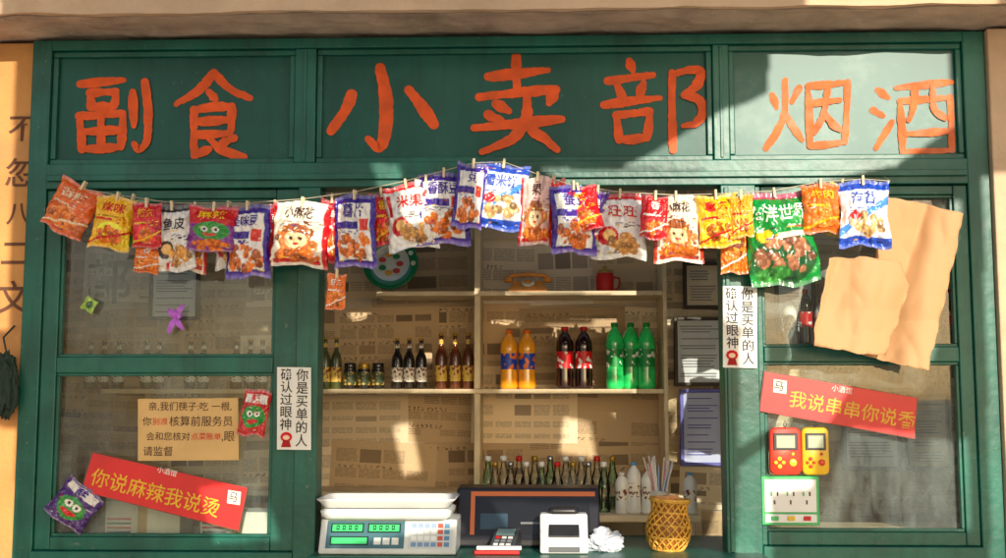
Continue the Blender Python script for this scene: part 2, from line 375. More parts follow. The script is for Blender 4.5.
# ---------------- shelves
sh=empty("wall_shelf")
SY0=0.98; SY1=BY-0.022
sx2=X(664,390,SY0)
def shelf(n,px,py,x0,x1): 
    z=Z(px,py,SY0); box(n,x0,x1,SY0,SY1,z-0.022,z,WOODC,sh,0.003); return z
zS1=shelf("lower_board",490,389,-2.0,sx2)
zS2=shelf("upper_board",520,291,X(376,291,SY0),sx2)
zS3=shelf("bottom_board",520,492,-2.0,sx2)
box("upright_mid",X(474,380,SY0),X(480,380,SY0),SY0+.004,SY1-.002,zS1+.001,2.75,WOODC,sh,.003)
box("upright_mid_low",X(474,440,SY0),X(480,440,SY0),SY0+.004,SY1-.002,zS3+.001,zS1-.023,WOODC,sh,.003)
box("upright_right",sx2+.001,sx2+.02,SY0-.003,SY1-.002,zS3-.02,2.75,WOODC,sh,.003)

# ---------------- bottles
def pet(name,px,z,Y,hpx,liq,cap,label,rpx=None,py=380):
    h=M(hpx,Y); r=(M(rpx,Y)/2) if rpx else h*0.155
    P=[(r*.8,0,0),(r*.97,h*.02,0),(r,h*.06,0),(r*.96,h*.2,0),(r*.94,h*.33,1),(r*.94,h*.36,1),(r*.94,h*.60,0),(r*1.0,h*.66,0),(r*.93,h*.76,0),(r*.65,h*.86,0),(r*.36,h*.91,0),(r*.34,h*.935,2),(r*.40,h*.94,2),(r*.40,h*.995,2),(r*.34,h,2)]
    o=lathe(name,P,[liq,label,cap],None,(X(px,py,Y),Y,z)); o.rotation_euler[2]=random.uniform(0,6); return o
def beer(name,px,z,Y,hpx,glass,label,cap,rpx):
    h=M(hpx,Y); r=M(rpx,Y)/2
    P=[(r*.9,0,0),(r,h*.02,0),(r,h*.14,1),(r*1.01,h*.15,1),(r*1.01,h*.42,0),(r,h*.43,0),(r,h*.56,0),(r*.85,h*.64,0),(r*.45,h*.74,0),(r*.38,h*.8,1),(r*.38,h*.88,0),(r*.36,h*.95,2),(r*.48,h*.955,2),(r*.48,h*.99,2),(r*.3,h,2)]
    return lathe(name,P,[glass,label,cap],None,(X(px,380,Y),Y,z))
def label(nm,a,b,freq=40,th=.56):
    if nm in MC: return MC[nm]
    m=bpy.data.materials.new(nm); m.use_nodes=True; n=m.node_tree; p=n.nodes['Principled BSDF']
    tc=n.nodes.new('ShaderNodeTexCoord'); v=n.nodes.new('ShaderNodeTexNoise'); v.inputs['Scale'].default_value=freq; v.inputs['Detail'].default_value=1
    n.links.new(tc.outputs['Object'],v.inputs['Vector']); r=n.nodes.new('ShaderNodeValToRGB'); r.color_ramp.interpolation='CONSTANT'
    r.color_ramp.elements[0].color=(*a,1); r.color_ramp.elements[1].position=th; r.color_ramp.elements[1].color=(*b,1)
    n.links.new(v.outputs[0],r.inputs[0]); n.links.new(r.outputs[0],p.inputs['Base Color']); p.inputs['Roughness'].default_value=.4; MC[nm]=m; return m
cola=sm("cola_liquid",(40,14,10),rough=.1,coat=1); oran=mat("orange_liquid",(0.95,0.38,0.01),rough=.12,coat=1)
grnb=mat("green_bottle",(0.02,0.60,0.14),rough=.12,coat=1,var=.5,scale=14)
brnb=sm("brown_bottle_glass",(92,44,16),rough=.08,coat=1); drkb=sm("dark_bottle_glass",(26,18,12),rough=.08,coat=1); olvb=sm("olive_bottle_glass",(70,74,34),rough=.08,coat=1)
redcap=sm("red_cap",(200,20,20)); orcap=sm("orange_cap",(235,110,20)); grcap=sm("green_cap",(20,140,60)); gold=sm("gold_cap",(190,150,60),metal=.6,rough=.35)
lb_cola=label("cola_label",lin((215,20,25)),lin((240,235,230)),30,.6); lb_or=label("orange_label",lin((30,70,180)),lin((240,120,20)),30,.58); lb_gr=label("green_label",lin((10,140,60)),lin((235,240,230)),34,.6)
lb_w=label("paper_label",lin((225,220,205)),lin((120,60,40)),70); lb_y=label("yellow_label",lin((215,180,80)),lin((130,50,20)),60); lb_dk=label("jar_label",lin((60,75,50)),lin((190,150,60)),60)
BYs=1.08
for px in (509,527): pet("orange_soda_bottle",px,zS1,BYs,59,oran,orcap,lb_or,rpx=18)
for px in (565,584): pet("cola_bottle",px,zS1,BYs,62,cola,redcap,lb_cola,rpx=18)
for px,dy in ((615,0),(631,.03),(647,0)): pet("green_soda_bottle",px,zS1,BYs+dy,66,grnb,grcap,lb_gr,rpx=18)
for px in (325,336): beer("beer_bottle",px,zS1,BYs,52,olvb,lb_y,gold,11)
for px,d in ((397,0),(409,0),(421,0)): beer("beer_bottle",px,zS1,BYs+d,51,drkb,lb_w,gold,11.5)
for px in (441,455,468): beer("beer_bottle",px,zS1,BYs,56,brnb,lb_y,gold,12)
for px in (350,364,378):
    r=M(6.5,BYs); h=M(26,BYs)
    lathe("sauce_jar",[(r*.9,0,0),(r,.005,0),(r,h*.15,1),(r*1.01,h*.16,1),(r*1.01,h*.65,0),(r,h*.72,0),(r*.85,h*.78,2),(r*.92,h*.8,2),(r*.92,h*.98,2),(r*.85,h,2)],[drkb,lb_dk,drkb if px!=364 else gold],None,(X(px,380,BYs),BYs,zS1))
for i,px in enumerate((90,103,118,146,158,190,203,236,250,262)): beer("beer_bottle",px,zS1,BYs,50,[olvb,brnb,drkb][i%3],lb_w,gold,12)

clr=glass_mat("clear_bottle_glass",(0.95,0.98,0.965),1.0)
gt=glass_mat("green_tint_glass",(0.66,0.88,0.72),1.0)
tb=empty("side_table"); TY0,TY1=0.56,0.9; tz=Z(550,512,0.7)
box("table_top",X(462,510,.6),X(700,510,.6),TY0,TY1,tz-.03,tz,WOODC,tb)
for i,(a,b) in enumerate(((470,TY0+.03),(685,TY0+.03),(470,TY1-.07),(685,TY1-.07))): 
    x=X(a,510,.6); box("table_leg_%d"%i,x,x+.04,b,b+.04,0.062,tz-.031,WOODC,tb)
def clear(name,px,Y,hpx,capm,tintm):
    h=M(hpx,Y); r=M(12.5,Y)/2
    P=[(r*.6,.004,0),(r*.92,0,0),(r,h*.03,0),(r*.93,h*.25,1),(r*.95,h*.28,1),(r,h*.46,0),(r,h*.5,0),(r*.85,h*.62,0),(r*.5,h*.75,0),(r*.42,h*.9,2),(r*.52,h*.905,2),(r*.52,h*.985,2),(r*.3,h,2)]
    return lathe(name,P,[tintm,random.choice([WHITE,lb_w,clr,clr,clr,lb_y]),capm],None,(X(px,500,Y),Y,tz),16)
caps=[WHITE,gold,WHITE,STEEL,redcap]
for r_,Y in enumerate((0.83,0.70)):
    for i in range(9 if r_<1 else 8): clear("glass_soda_bottle",488+i*15.6+r_*7,Y,52-r_*3,caps[(i*2+r_)%5],gt if (i+r_)%4==0 else clr)
wb=sm("milky_plastic",(222,222,214),rough=.35,coat=.3); skyb=sm("sky_blue_cap",(90,150,200))
for px,hh,c in ((622,40,WHITE),(634,50,skyb),(648,44,redcap),(690,40,skyb)): pet("white_plastic_bottle",px,tz,.64,hh,wb,c,lb_w,rpx=14,py=490)

pl=empty("enamel_plate",(X(391,264,1.2),1.2,Z(391,264,1.2)))
r=M(28,1.2); PG=sm("plate_green",(25,125,75),rough=.2,coat=.6); PW=sm("plate_white",(225,228,215),rough=.2,coat=.6)
lathe("dish",[(r*.3,.0,1),(r*.55,.0,1),(r*.6,.004,1),(r*.68,.02,0),(r*.95,.028,0),(r,.026,0),(r*.98,.022,0),(r*.5,-.006,0)],[PG,PW],pl,(0,0,0),36,(math.radians(80),0,0))
qf=Quads()
for i in range(7):
    a=i*0.9; cx,cz=r*.33*math.cos(a),r*.33*math.sin(a)
    qf.poly([(cx+.02*math.cos(t*.785),-.012-i*.0006,cz+.014*math.sin(t*.785)) for t in range(8)],lin([(200,70,60),(40,130,70),(230,170,60)][i%3]))
for i in range(14):
    a=i*.449; cx,cz=r*.83*math.cos(a),r*.83*math.sin(a)
    qf.poly([(cx+.013*math.cos(t*.785),-.036-cz*.17,cz+.013*math.sin(t*.785)) for t in range(8)],lin((205,215,190)))
qf.build("painted_flowers",parent=pl)
def phone():
    OR=sm("orange_telephone_plastic",(240,150,30),rough=.25,coat=.6)
    p=empty("rotary_telephone",(X(528,289,1.1),1.1,zS2))
    w=M(20,1.1)
    vs=[];fs=[]
    prof=[(1.0,-.09,0),(1.0,.07,0),(.95,.07,.03),(.72,.05,.06),(.7,.0,.062),(.9,-.07,.022)]
    n=len(prof)
    for s in (-1,1):
        for k,y,z in prof: vs.append((s*w*k,y,z))
    for i in range(n): j=(i+1)%n; fs.append((i,j,n+j,n+i))
    fs.append(tuple(range(n))[::-1]); fs.append(tuple(range(n,2*n)))
    o=link("body",mesh("body",vs,fs,OR),p); b=o.modifiers.new('b','BEVEL'); b.width=.006; b.segments=3
    lathe("dial",[(.034,0,0),(.034,.008,0),(.02,.009,1),(.0201,.012,1),(.001,.013,1)],[PW,OR],p,(0,-.04,.045),24,(math.radians(35),0,0))
    tube("handset",[(-w*1.02,.02,.078),(-w*.8,.02,.09),(0,.02,.096),(w*.8,.02,.09),(w*1.02,.02,.078)],.011,OR,p)
    for s in(-1,1): lathe("ear_%d"%s,[(.02,0,0),(.024,.01,0),(.02,.022,0),(.008,.03,0)],[OR],p,(s*w*.98,.02,.056))
phone()
kt=empty("enamel_cup",(X(605,288,1.12),1.12,zS2)); 
lathe("cup",[(.035,0,0),(.042,.01,0),(.045,.08,0),(.04,.1,1),(.03,.115,1),(.008,.12,1),(.01,.135,1),(.004,.14,1)],[redcap,gold],kt)
tube("handle",[(.044,0,.08),(.07,0,.075),(.075,0,.045),(.06,0,.02),(.044,0,.02)],.005,redcap,kt)

def picture(px0,py0,px1,py1,fc,ic,Y=BY-0.05,tx=None):
    p=empty("picture_frame"); cx,cy=(px0+px1)/2,(py0+py1)/2
    x0,x1,z0,z1=X(px0,cy,Y),X(px1,cy,Y),Z(cx,py1,Y),Z(cx,py0,Y); t=.018
    for n,a,b,c,d in (("l",x0,x0+t,z0,z1),("r",x1-t,x1,z0,z1),("b",x0+t,x1-t,z0,z0+t),("t",x0+t,x1-t,z1-t,z1)): box("frame_"+n,a,b,Y-.015,Y+.012,c,d,fc,p,.003)
    box("backing",x0+.003,x1-.003,Y+.0,Y+.01,z0+.003,z1-.003,ic,p,0)
    q=Quads()
    z=z1-.05
    while z<z1 and z>z0+.04:
        q.rect(x0+.03+random.uniform(0,.01),z,x1-.03-random.uniform(0,.05),z+.005,Y-.003,lin(tx or (140,140,145))); z-=random.choice([.014,.014,.035])
    q.build("print",parent=p)
DK=sm("dark_wood_frame",(60,45,35)); GF=sm("grey_frame",(120,125,130))
picture(683,262,722,309,DK,sm("print_beige",(225,208,175)))
picture(674,317,726,386,DK,sm("print_grey",(228,232,234)))
picture(680,389,724,466,sm("violet_frame",(100,100,190)),sm("print_blue",(196,202,232)),tx=(100,100,180))

# ================================================================ weighing scale
sc=empty("weighing_scale")
SYf=-0.17
SB=sm("scale_body_plastic",(215,220,218),rough=.35,coat=.3)
x0,x1=X(318,545,SYf),X(456,545,SYf); zt_=Z(387,519,-.1)
extr("body",[(SYf,CT+.002),(SYf,CT+.018),(SYf+.06,zt_),(SYf+.30,zt_),(SYf+.30,CT+.002)],x0,x1,SB,sc)
A=Vector((0,SYf,CT+.018)); B=Vector((0,SYf+.06,zt_)); sl=(B-A); nrm=Vector((0,-sl.z,sl.y)).normalized()
def onp(u,v,off): 
    p=A+sl*v+nrm*off; return Vector((x0+(x1-x0)*u,p.y,p.z))
q=Quads()
def pr(u0,v0,u1,v1,off,c): q.poly([onp(u0,v0,off),onp(u1,v0,off),onp(u1,v1,off),onp(u0,v1,off)],lin(c))
pr(.05,.06,.62,.94,.001,(72,112,122)); pr(.65,.06,.97,.94,.001,(205,212,210))
for k,(a,b_) in enumerate(((.08,.32),(.35,.59))):
    pr(a,.56,b_,.86,.002,(20,35,30)); pr(a+.01,.6,b_-.01,.82,.003,(70,200,120))
pr(.08,.16,.36,.44,.002,(20,35,30)); pr(.09,.2,.35,.4,.003,(70,200,120))
for a in range(3): pr(.40+a*.065,.18,.45+a*.065,.4,.002,(220,225,220))
for s_ in range(2):
    for dgt in range(4): 
        u=.12+s_*.27+dgt*.045; pr(u,.64,u+.022,.79,.004,(20,60,35)); pr(u+.006,.68,u+.016,.75,.0045,(70,200,120))
for i in range(6):
    for j in range(4):
        c=[(120,150,190),(235,238,236),(235,238,236),(150,170,200)][j] if i<4 else [(200,90,70),(90,140,180)][i-4]
        pr(.67+i*.048,.12+j*.2,.67+i*.048+.038,.12+j*.2+.14,.002,c)
q.build("display_and_keys",m=ATT,parent=sc)
def rrect(cx,cy,w,h,rad,n=6):
    P=[]
    for k,(sx,sy) in enumerate(((1,1),(-1,1),(-1,-1),(1,-1))):
        for i in range(n+1):
            a=math.pi/2*k+math.pi/2*i/n; P.append((cx+sx*(w/2-rad)+rad*math.cos(a),cy+sy*(h/2-rad)+rad*math.sin(a)))
    return P
def rings(name,R,m,parent=None):
    vs=[];fs=[];n=len(R[0][0])
    for pts,z in R: vs+=[(x,y,z) for x,y in pts]
    for i in range(len(R)-1):
        for k in range(n): k2=(k+1)%n; fs.append((i*n+k,i*n+k2,(i+1)*n+k2,(i+1)*n+k))
    fs.append(tuple(range(n))[::-1]); fs.append(tuple(range((len(R)-1)*n,len(R)*n)))
    return link(name,mesh(name,vs,fs,m,smooth=True),parent)
tcx=(X(321,500,-.05)+X(457,500,-.05))/2; tw=X(457,500,-.05)-X(321,500,-.05); tcy=-.02; td=.30
rings("tray_support",[(rrect(tcx,tcy,tw*.86,td*.8,.03),zt_+.001),(rrect(tcx,tcy,tw*.93,td*.9,.03),zt_+.012),(rrect(tcx,tcy,tw*.95,td*.93,.03),zt_+.035),(rrect(tcx,tcy,tw*.9,td*.88,.03),zt_+.042)],SB,sc)
z_=zt_+.046
rings("tray",[(rrect(tcx,tcy,tw*.90,td*.84,.03),z_),(rrect(tcx,tcy,tw*.97,td*.95,.035),z_+.024),(rrect(tcx,tcy,tw,td,.035),z_+.03),(rrect(tcx,tcy,tw,td,.035),z_+.034),(rrect(tcx,tcy,tw*.97,td*.95,.035),z_+.033),(rrect(tcx,tcy,tw*.9,td*.84,.03),z_+.008)],WHITE,sc)

# ================================================================ till, card terminals
tl=empty("cash_register")
bx0,bx1=X(456,520,.1),X(600,520,.1)
prof=[(.06,CT+.002),(.06,CT+.03),(.16,Z(500,488,.16)),(.26,Z(500,484,.26)),(.40,CT+.06),(.40,CT+.002)]
extr("housing",prof,bx0,bx1,sm("till_navy",(34,34,42),rough=.35),tl,.01)
A2=Vector((0,.06,CT+.03)); B2=Vector((0,.16,prof[2][1])); s2=B2-A2; n2=Vector((0,-s2.z,s2.y)).normalized()
q=Quads()
def p2(u0,v0,u1,v1,off,c):
    q.poly([Vector((bx0+(bx1-bx0)*u,0,0))+(A2+s2*v+n2*off) for u,v in((u0,v0),(u1,v0),(u1,v1),(u0,v1))],lin(c))
p2(.1,.84,.97,.93,.0015,(205,110,52)); p2(.1,.1,.13,.84,.0015,(205,110,52)); p2(.14,.1,.93,.8,.002,(16,18,24)); p2(.17,.2,.36,.5,.003,(50,74,90)); p2(.45,.3,.7,.34,.003,(120,120,120))
q.build("screen",m=ATT,parent=tl)
pt=empty("receipt_printer")
ax0,ax1=X(540,530,-.08),X(588,530,-.08); zp=Z(565,513,-.0)
extr("case",[(-.12,CT+.002),(-.12,CT+.03),(-.08,CT+.06),(-.03,zp),(.04,zp),(.055,CT+.002)],ax0,ax1,WHITE,pt)
box("window",-.06,.06,-.004,.004,-.028,.028,BLACK,pt,.003,loc=((ax0+ax1)/2,-.067,CT+.082),rote=(math.radians(-38),0,0))
box("keypad",-.06,.06,-.003,.003,-.01,.01,sm("keypad_dark",(90,95,100)),pt,.002,loc=((ax0+ax1)/2,-.121,CT+.018))
rings("paper_roll_cover",[(rrect((ax0+ax1)/2,.0,.12,.06,.02),zp-.002),(rrect((ax0+ax1)/2,.0,.115,.055,.02),zp+.018),(rrect((ax0+ax1)/2,.0,.08,.03,.014),zp+.024)],BLACK,pt)
ct=empty("card_terminal",(X(505,525,-.03),-.03,CT)); ct.rotation_euler=(0,0,math.radians(-12))
extr("body",[(-.07,.002),(-.07,.02),(.05,.085),(.07,.08),(.07,.002)],-.05,.05,sm("terminal_grey",(62,64,68),rough=.4),ct,.006)
box("display",-.036,.036,-.002,.002,-.02,.02,sm("terminal_display",(120,150,150),rough=.15),ct,.001,loc=(0,.018,.0705),rote=(math.radians(-61.5),0,0))
for i in range(3):
    for j in range(3): box("key_%d%d"%(i,j),-.009,.009,-.0025,.0025,-.005,.005,[WHITE,GF,redcap if i==0 else WHITE][j],ct,.001,loc=(-.025+i*.025,-.052+j*.02,.032+j*.0108),rote=(math.radians(-61.5),0,0))
pk=empty("card_box")
for i in range(2):
    xx=X(475+i*2,540,-.1); box("pack_%d"%i,xx,xx+M(44,-.1),-.15+i*.006,-.11,CT+.002+i*.016,CT+.016+i*.016,[redcap,WHITE][i],pk,.003,)
def blob(name,loc,r,m,amp=.35,seed=0,sz=(1,1,1),parent=None,sub=4):
    bm=bmesh.new(); bmesh.ops.create_icosphere(bm,subdivisions=sub,radius=1)
    for v in bm.verts:
        n=noise.fractal(v.co*1.6+Vector((seed,seed*2,0)),0.6,2.2,5); rd=1-abs(noise.noise(v.co*3+Vector((seed,0,0))))*.3
        v.co=Vector((v.co.x*sz[0],v.co.y*sz[1],max(v.co.z,-.75)*sz[2]))*(r*(1+amp*n)*rd)
    me=bpy.data.meshes.new(name); bm.to_mesh(me); bm.free(); me.materials.append(m); return link(name,me,parent,loc)
blob("plastic_bag",(X(605,533,-.02),-.02,CT+.036),.055,sm("thin_white_plastic",(205,212,225),rough=.25,coat=.5),seed=2,sz=(1.3,1,.9))

vsx=X(667,545,.02)
vz=empty("wicker_basket",(vsx,.02,CT)); vz.rotation_euler=(0,math.radians(4),0)
WK=mat("golden_wicker",(0.68,0.36,0.05),rough=.5,var=.3,scale=30)
def vr(t): return .058+.03*math.sin(math.pi*min(1,t*1.15)**.9)*(1-.25*t)+(.018*max(0,(t-.75)/.25))
H=M(48,.02)
for s_ in (-1,1):
    for k in range(16):
        pts=[]
        for i in range(18):
            t=i/17; a=2*math.pi*k/16+s_*t*2.2; rr=vr(t)+.002*s_; pts.append((rr*math.cos(a),rr*math.sin(a),.003+H*t))
        tube("strand_%d_%d"%(k,s_),pts,.0036,WK,vz)
for t in (0,.25,.5,.75,.97,1.0): tube("hoop_%d"%(t*100),[((vr(t)+.001)*math.cos(a*.3142),(vr(t)+.001)*math.sin(a*.3142),.004+H*t) for a in range(20)],.0045 if 0<t<.9 else .006,WK,vz,True)
lathe("liner",[(vr(i/10)-.007,.003+H*i/10,0) for i in range(11)],[sm("liner_brown",(165,105,40))],vz)
stc=[(235,235,235),(235,150,165),(245,240,235),(225,225,230),(150,190,225),(240,225,200)]
sxx=X(662,500,.5)
st=empty("straw_holder",(sxx,.62,tz))
lathe("cup",[(.034,0,0),(.036,.004,0),(.042,.10,0),(.043,.104,0),(.040,.103,0),(.034,.01,0)],[wb],st)
for k in range(30):
    a=random.uniform(0,6.28); r0=random.uniform(0,.024); le=random.uniform(.20,.26)
    lx,ly=math.cos(a)*r0,math.sin(a)*r0; tp=random.uniform(.02,.06)
    c=stc[k%6]; tube("straw_%d"%k,[(lx,ly,.012),(lx+math.cos(a)*tp*.5,ly+math.sin(a)*tp*.4,le*.6),(lx+math.cos(a)*tp,ly+math.sin(a)*tp*.6,le)],.0035,sm("straw_%d"%(k%6),c,rough=.3),st)
blob("paper_wrapper",(0,0,H),.04,sm("kraft_wrapper",(214,160,110),rough=.7),seed=11,sz=(1.3,1,.5),amp=.5,parent=vz,sub=4)

# ================================================================ snack bags
def paint(U_,V_,prims,seed=0):
    C=np.zeros(U_.shape+(3,)); 
    for p in prims:
        k=p[0]
        if k=='bg':
            C[:]=lin(p[1])
            rs=np.random.RandomState(int(seed*13)%9999)
            for i in range(5):
                a,b=rs.rand(),rs.rand(); mk=((U_-a)/(.1+.25*rs.rand()))**2+((V_-b)/(.05+.15*rs.rand()))**2<=1; C[mk]=np.clip(C[mk]*(.72+.5*rs.rand())+.01,0,.9)
            continue
        if k=='rect': _,a,b,c,d,col=p; msk=(U_>=a)&(U_<=c)&(V_>=b)&(V_<=d)
        elif k=='ell': _,cu,cv,ru,rv,col=p; msk=((U_-cu)/ru)**2+((V_-cv)/rv)**2<=1
        elif k=='food':
            _,cu,cv,ru,rv,col=p; rs=np.random.RandomState(int(cu*100+cv*1000+ru*77+seed*5)%9999)
            for i in range(38):
                a=rs.rand()*6.28; q_=math.sqrt(rs.rand()); x=cu+ru*q_*math.cos(a); y=cv+rv*q_*math.sin(a); s=.025+.04*rs.rand()
                mk=((U_-x)/(s*1.3))**2+((V_-y)/s)**2<=1; C[mk]=np.minimum(1,np.array(lin(col))*(.3+1.0*rs.rand()))
                mk=((U_-x+.012)/(s*.5))**2+((V_-y-.012)/(s*.3))**2<=1; C[mk]=np.minimum(1,C[mk]*1.6+.05)
            continue
        elif k=='diag': _,o_,s_,wd,col=p; msk=np.abs(V_-(o_+s_*U_))<wd
        elif k=='speck':
            _,a,b,c,d,col,num=p; rs=np.random.RandomState(num+int(seed*7)%999)
            for i in range(num):
                x=a+(c-a)*rs.rand(); y=b+(d-b)*rs.rand(); C[(np.abs(U_-x)<.02+.03*rs.rand())&(np.abs(V_-y)<.008)]=lin(col)
            continue
        C[msk]=lin(col)
    rs=np.random.RandomState(int(seed*31)%9999)
    pal=[(30,30,40),(240,235,225),(200,30,30),(235,190,40),(40,60,140)]
    for i in range(9):
        x=.1+.8*rs.rand(); y=rs.choice([.09,.12,.5,.53,.9,.6]); C[(np.abs(U_-x)<.02+.05*rs.rand())&(np.abs(V_-y)<.009)]=lin(pal[rs.randint(5)])
    return C
PUR=(62,36,150);WHT=(244,240,232);ORA=(240,120,25);RD=(212,20,28);YEL=(252,195,20);BLU=(35,80,195);BRW=(150,80,35)
def st_purple(t="怪味豆",ts=.6): return ([('bg',PUR),('rect',.1,.1,.9,.88,WHT),('rect',.1,.52,.62,.62,PUR),('food',.5,.28,.38,.17,ORA),('speck',.15,.45,.6,.5,PUR,8),('rect',.66,.5,.86,.66,(225,50,35)),('rect',.0,.0,1,.06,(110,80,190))],[(t,.5,.76,ts,PUR)])
def st_face(t="小麻花",edge=RD,bg=(246,232,210),ts=.5): return ([('bg',bg),('rect',0,0,.07,1,edge),('rect',.93,0,1,1,edge),('food',.5,.38,.38,.22,(225,140,70)),('ell',.5,.41,.27,.19,(215,110,50)),('ell',.5,.39,.20,.13,(248,205,155)),('rect',.24,.49,.76,.54,BRW),('ell',.5,.58,.2,.06,BRW),('ell',.42,.41,.03,.028,(40,25,20)),('ell',.58,.41,.03,.028,(40,25,20)),('ell',.5,.33,.06,.022,RD),('rect',.12,.05,.88,.11,edge),('food',.5,.16,.38,.06,ORA),('speck',.1,.62,.9,.68,(120,60,40),10)],[(t,.5,.8,ts,(60,30,25))])
def st_white(t="米果",c2=RD,ts=.55): return ([('bg',(242,240,234)),('rect',0,.9,1,1,c2),('ell',.3,.33,.2,.14,c2),('ell',.32,.34,.12,.08,(250,200,120)),('food',.62,.22,.28,.13,(225,160,80)),('speck',.45,.45,.95,.55,(90,90,90),14),('rect',.08,.5,.16,.85,c2)],[(t,.55,.7,ts,c2)])
def st_solid(bg,t,tc=WHT,food=ORA,ts=.6): return ([('bg',bg),('ell',.5,.3,.36,.2,tuple(min(255,int(x*1.15+30)) for x in bg)),('food',.5,.28,.32,.16,food),('rect',.08,.52,.5,.57,tc),('speck',.5,.5,.9,.6,tc,8),('diag',.1,.25,.02,tc)],[(t,.5,.75,ts,tc)])
def st_blue(t="雪米饼",ts=.6): return ([('bg',(236,240,246)),('rect',0,.84,1,1,BLU),('rect',0,0,1,.14,BLU),('diag',.2,.5,.06,(80,150,230)),('food',.55,.32,.32,.15,(215,170,110)),('ell',.3,.45,.12,.07,RD),('speck',.1,.54,.9,.58,BLU,8)],[(t,.5,.7,ts,BLU)])
def st_mix(): return ([('bg',(140,60,150)),('rect',0,.6,1,1,RD),('ell',.5,.45,.4,.2,(60,160,70)),('ell',.35,.48,.08,.06,WHT),('ell',.6,.48,.08,.06,WHT),('ell',.36,.48,.035,.03,(20,20,20)),('ell',.61,.48,.035,.03,(20,20,20)),('ell',.48,.37,.16,.04,(235,80,60)),('food',.5,.13,.4,.1,ORA)],[("麻辣",.5,.8,.6,YEL)])
def st_green(): return ([('bg',(12,145,58)),('rect',0,.93,1,1,(190,40,90)),('ell',.5,.28,.46,.26,(35,90,45)),('food',.52,.3,.38,.19,(180,115,80)),('food',.35,.12,.2,.06,(60,150,60)),('ell',.24,.54,.13,.06,YEL),('rect',.45,.5,.92,.55,(230,240,220)),('speck',.1,.58,.9,.62,WHT,9)],[("海洋世界",.5,.75,.84,(245,250,235))])
def bag(name,px,py,wpx,hpx,style,tilt=0,Y=-.08,lean=0.0,yaw=0,nu=48,nv=68,puff=1.0,clip=True,seed=None,parent=None):
    seed=seed if seed is not None else random.random()*100
    prims,txt=style; w=M(wpx,Y); h=M(hpx,Y); T=min(w,h)*.17*puff
    us=np.linspace(0,1,nu+1); vs_=np.linspace(0,1,nv+1)
    def pos(u,v,side,off=0.0):
        pin=1-.07*math.sin(math.pi*v)-.08*noise.noise(Vector((v*3,seed,0)))
        e=(1-abs(2*u-1)**2.6); vv=(v-.07)/.86
        f=0 if vv<=0 or vv>=1 else (1-abs(2*vv-1)**3)
        d=T*(max(e,0)**.65)*(f**.6)
        edge=math.exp(-min(v,1-v)*7)
        wr=.0065*math.sin(u*38+seed*3+3*noise.noise(Vector((u*4,v*3,seed))))*edge
        wr+=.014*noise.noise(Vector((u*5+seed,v*5,side)))+.012*(abs(noise.noise(Vector((u*7,v*6+seed,side*2))))*2-.5)
        wr+=.005*abs(noise.noise(Vector((u*16+seed,v*14,seed))))
        amp=min(1,w/.18)
        y0=.0012*math.sin(v*900) if (v>.94 or v<.06) else 0
        bend=.018*math.sin(u*math.pi*1.3+seed)*(1-v)*amp
        x=(u-.5)*w*pin; z=(v-1)*h+.008*noise.noise(Vector((u*4,seed,v)))*(1 if v<.5 else .3)+h*.025*math.sin(u*7+seed)*(abs(2*v-1)**3)
        return (x, side*(-d-off)-wr*amp*(1 if f>0 else .35)+y0+bend, z)
    V=[];Fc=[]
    for side in (1,-1):
        for v in vs_:
            for u in us: V.append(pos(u,v,side))
    n=nu+1; o2=n*(nv+1)
    for j in range(nv):
        for i in range(nu):
            a=j*n+i; Fc.append((a,a+1,a+n+1,a+n)); Fc.append((o2+a,o2+a+n,o2+a+n+1,o2+a+1))
    me=mesh(name,V,Fc,FOIL,smooth=True)
    UU,VV=np.meshgrid(us,vs_); C=paint(UU,VV,prims,seed)
    cr=(VV>.955)|(VV<.04); C[cr]=C[cr]*.75+np.array([.12,.12,.12])
    full=np.ones((2,)+UU.shape+(4,)); full[0,...,:3]=C; full[1,...,:3]=C
    at=me.color_attributes.new('Col','FLOAT_COLOR','POINT'); at.data.foreach_set('color',full.astype(np.float32).ravel())
    p=U(px,py,Y)
    root=empty(name,p); root.rotation_euler=(math.radians(lean),math.radians(tilt),math.radians(yaw))
    if parent: root.parent=parent
    link("pouch",me,root)
    for s,cu,cv,wf,col in txt:
        c=bpy.data.curves.new("t",'FONT'); c.body=s; c.align_x='CENTER'; c.align_y='CENTER'; c.size=.05; c.offset=.0007; c.resolution_u=3
        to=bpy.data.objects.new("t",c); COL.objects.link(to); bpy.context.view_layer.update()
        dw=max(to.dimensions.x,1e-3); k=wf/dw; dg=bpy.context.evaluated_depsgraph_get()
        tm=bpy.data.meshes.new_from_object(to.evaluated_get(dg)); bpy.data.objects.remove(to)
        asp=min(1.25,.2/max(.01,(.05*k*w/h)))
        for vt in tm.vertices:
            u=cu+vt.co.x*k; v=cv+vt.co.y*k*w/h*asp
            vt.co=Vector(pos(min(max(u,.02),.98),v,1,.0035))
        tm.materials.clear(); tm.materials.append(sm("ink_%d_%d_%d"%col,col,rough=.4))
        link("print",tm,root)
    if clip:
        box("clip_a",-.005,.005,-.014,-.003,-.02,.02,WOODC,root,.002); box("clip_b",-.005,.005,.003,.012,-.02,.02,WOODC,root,.002)
    return root
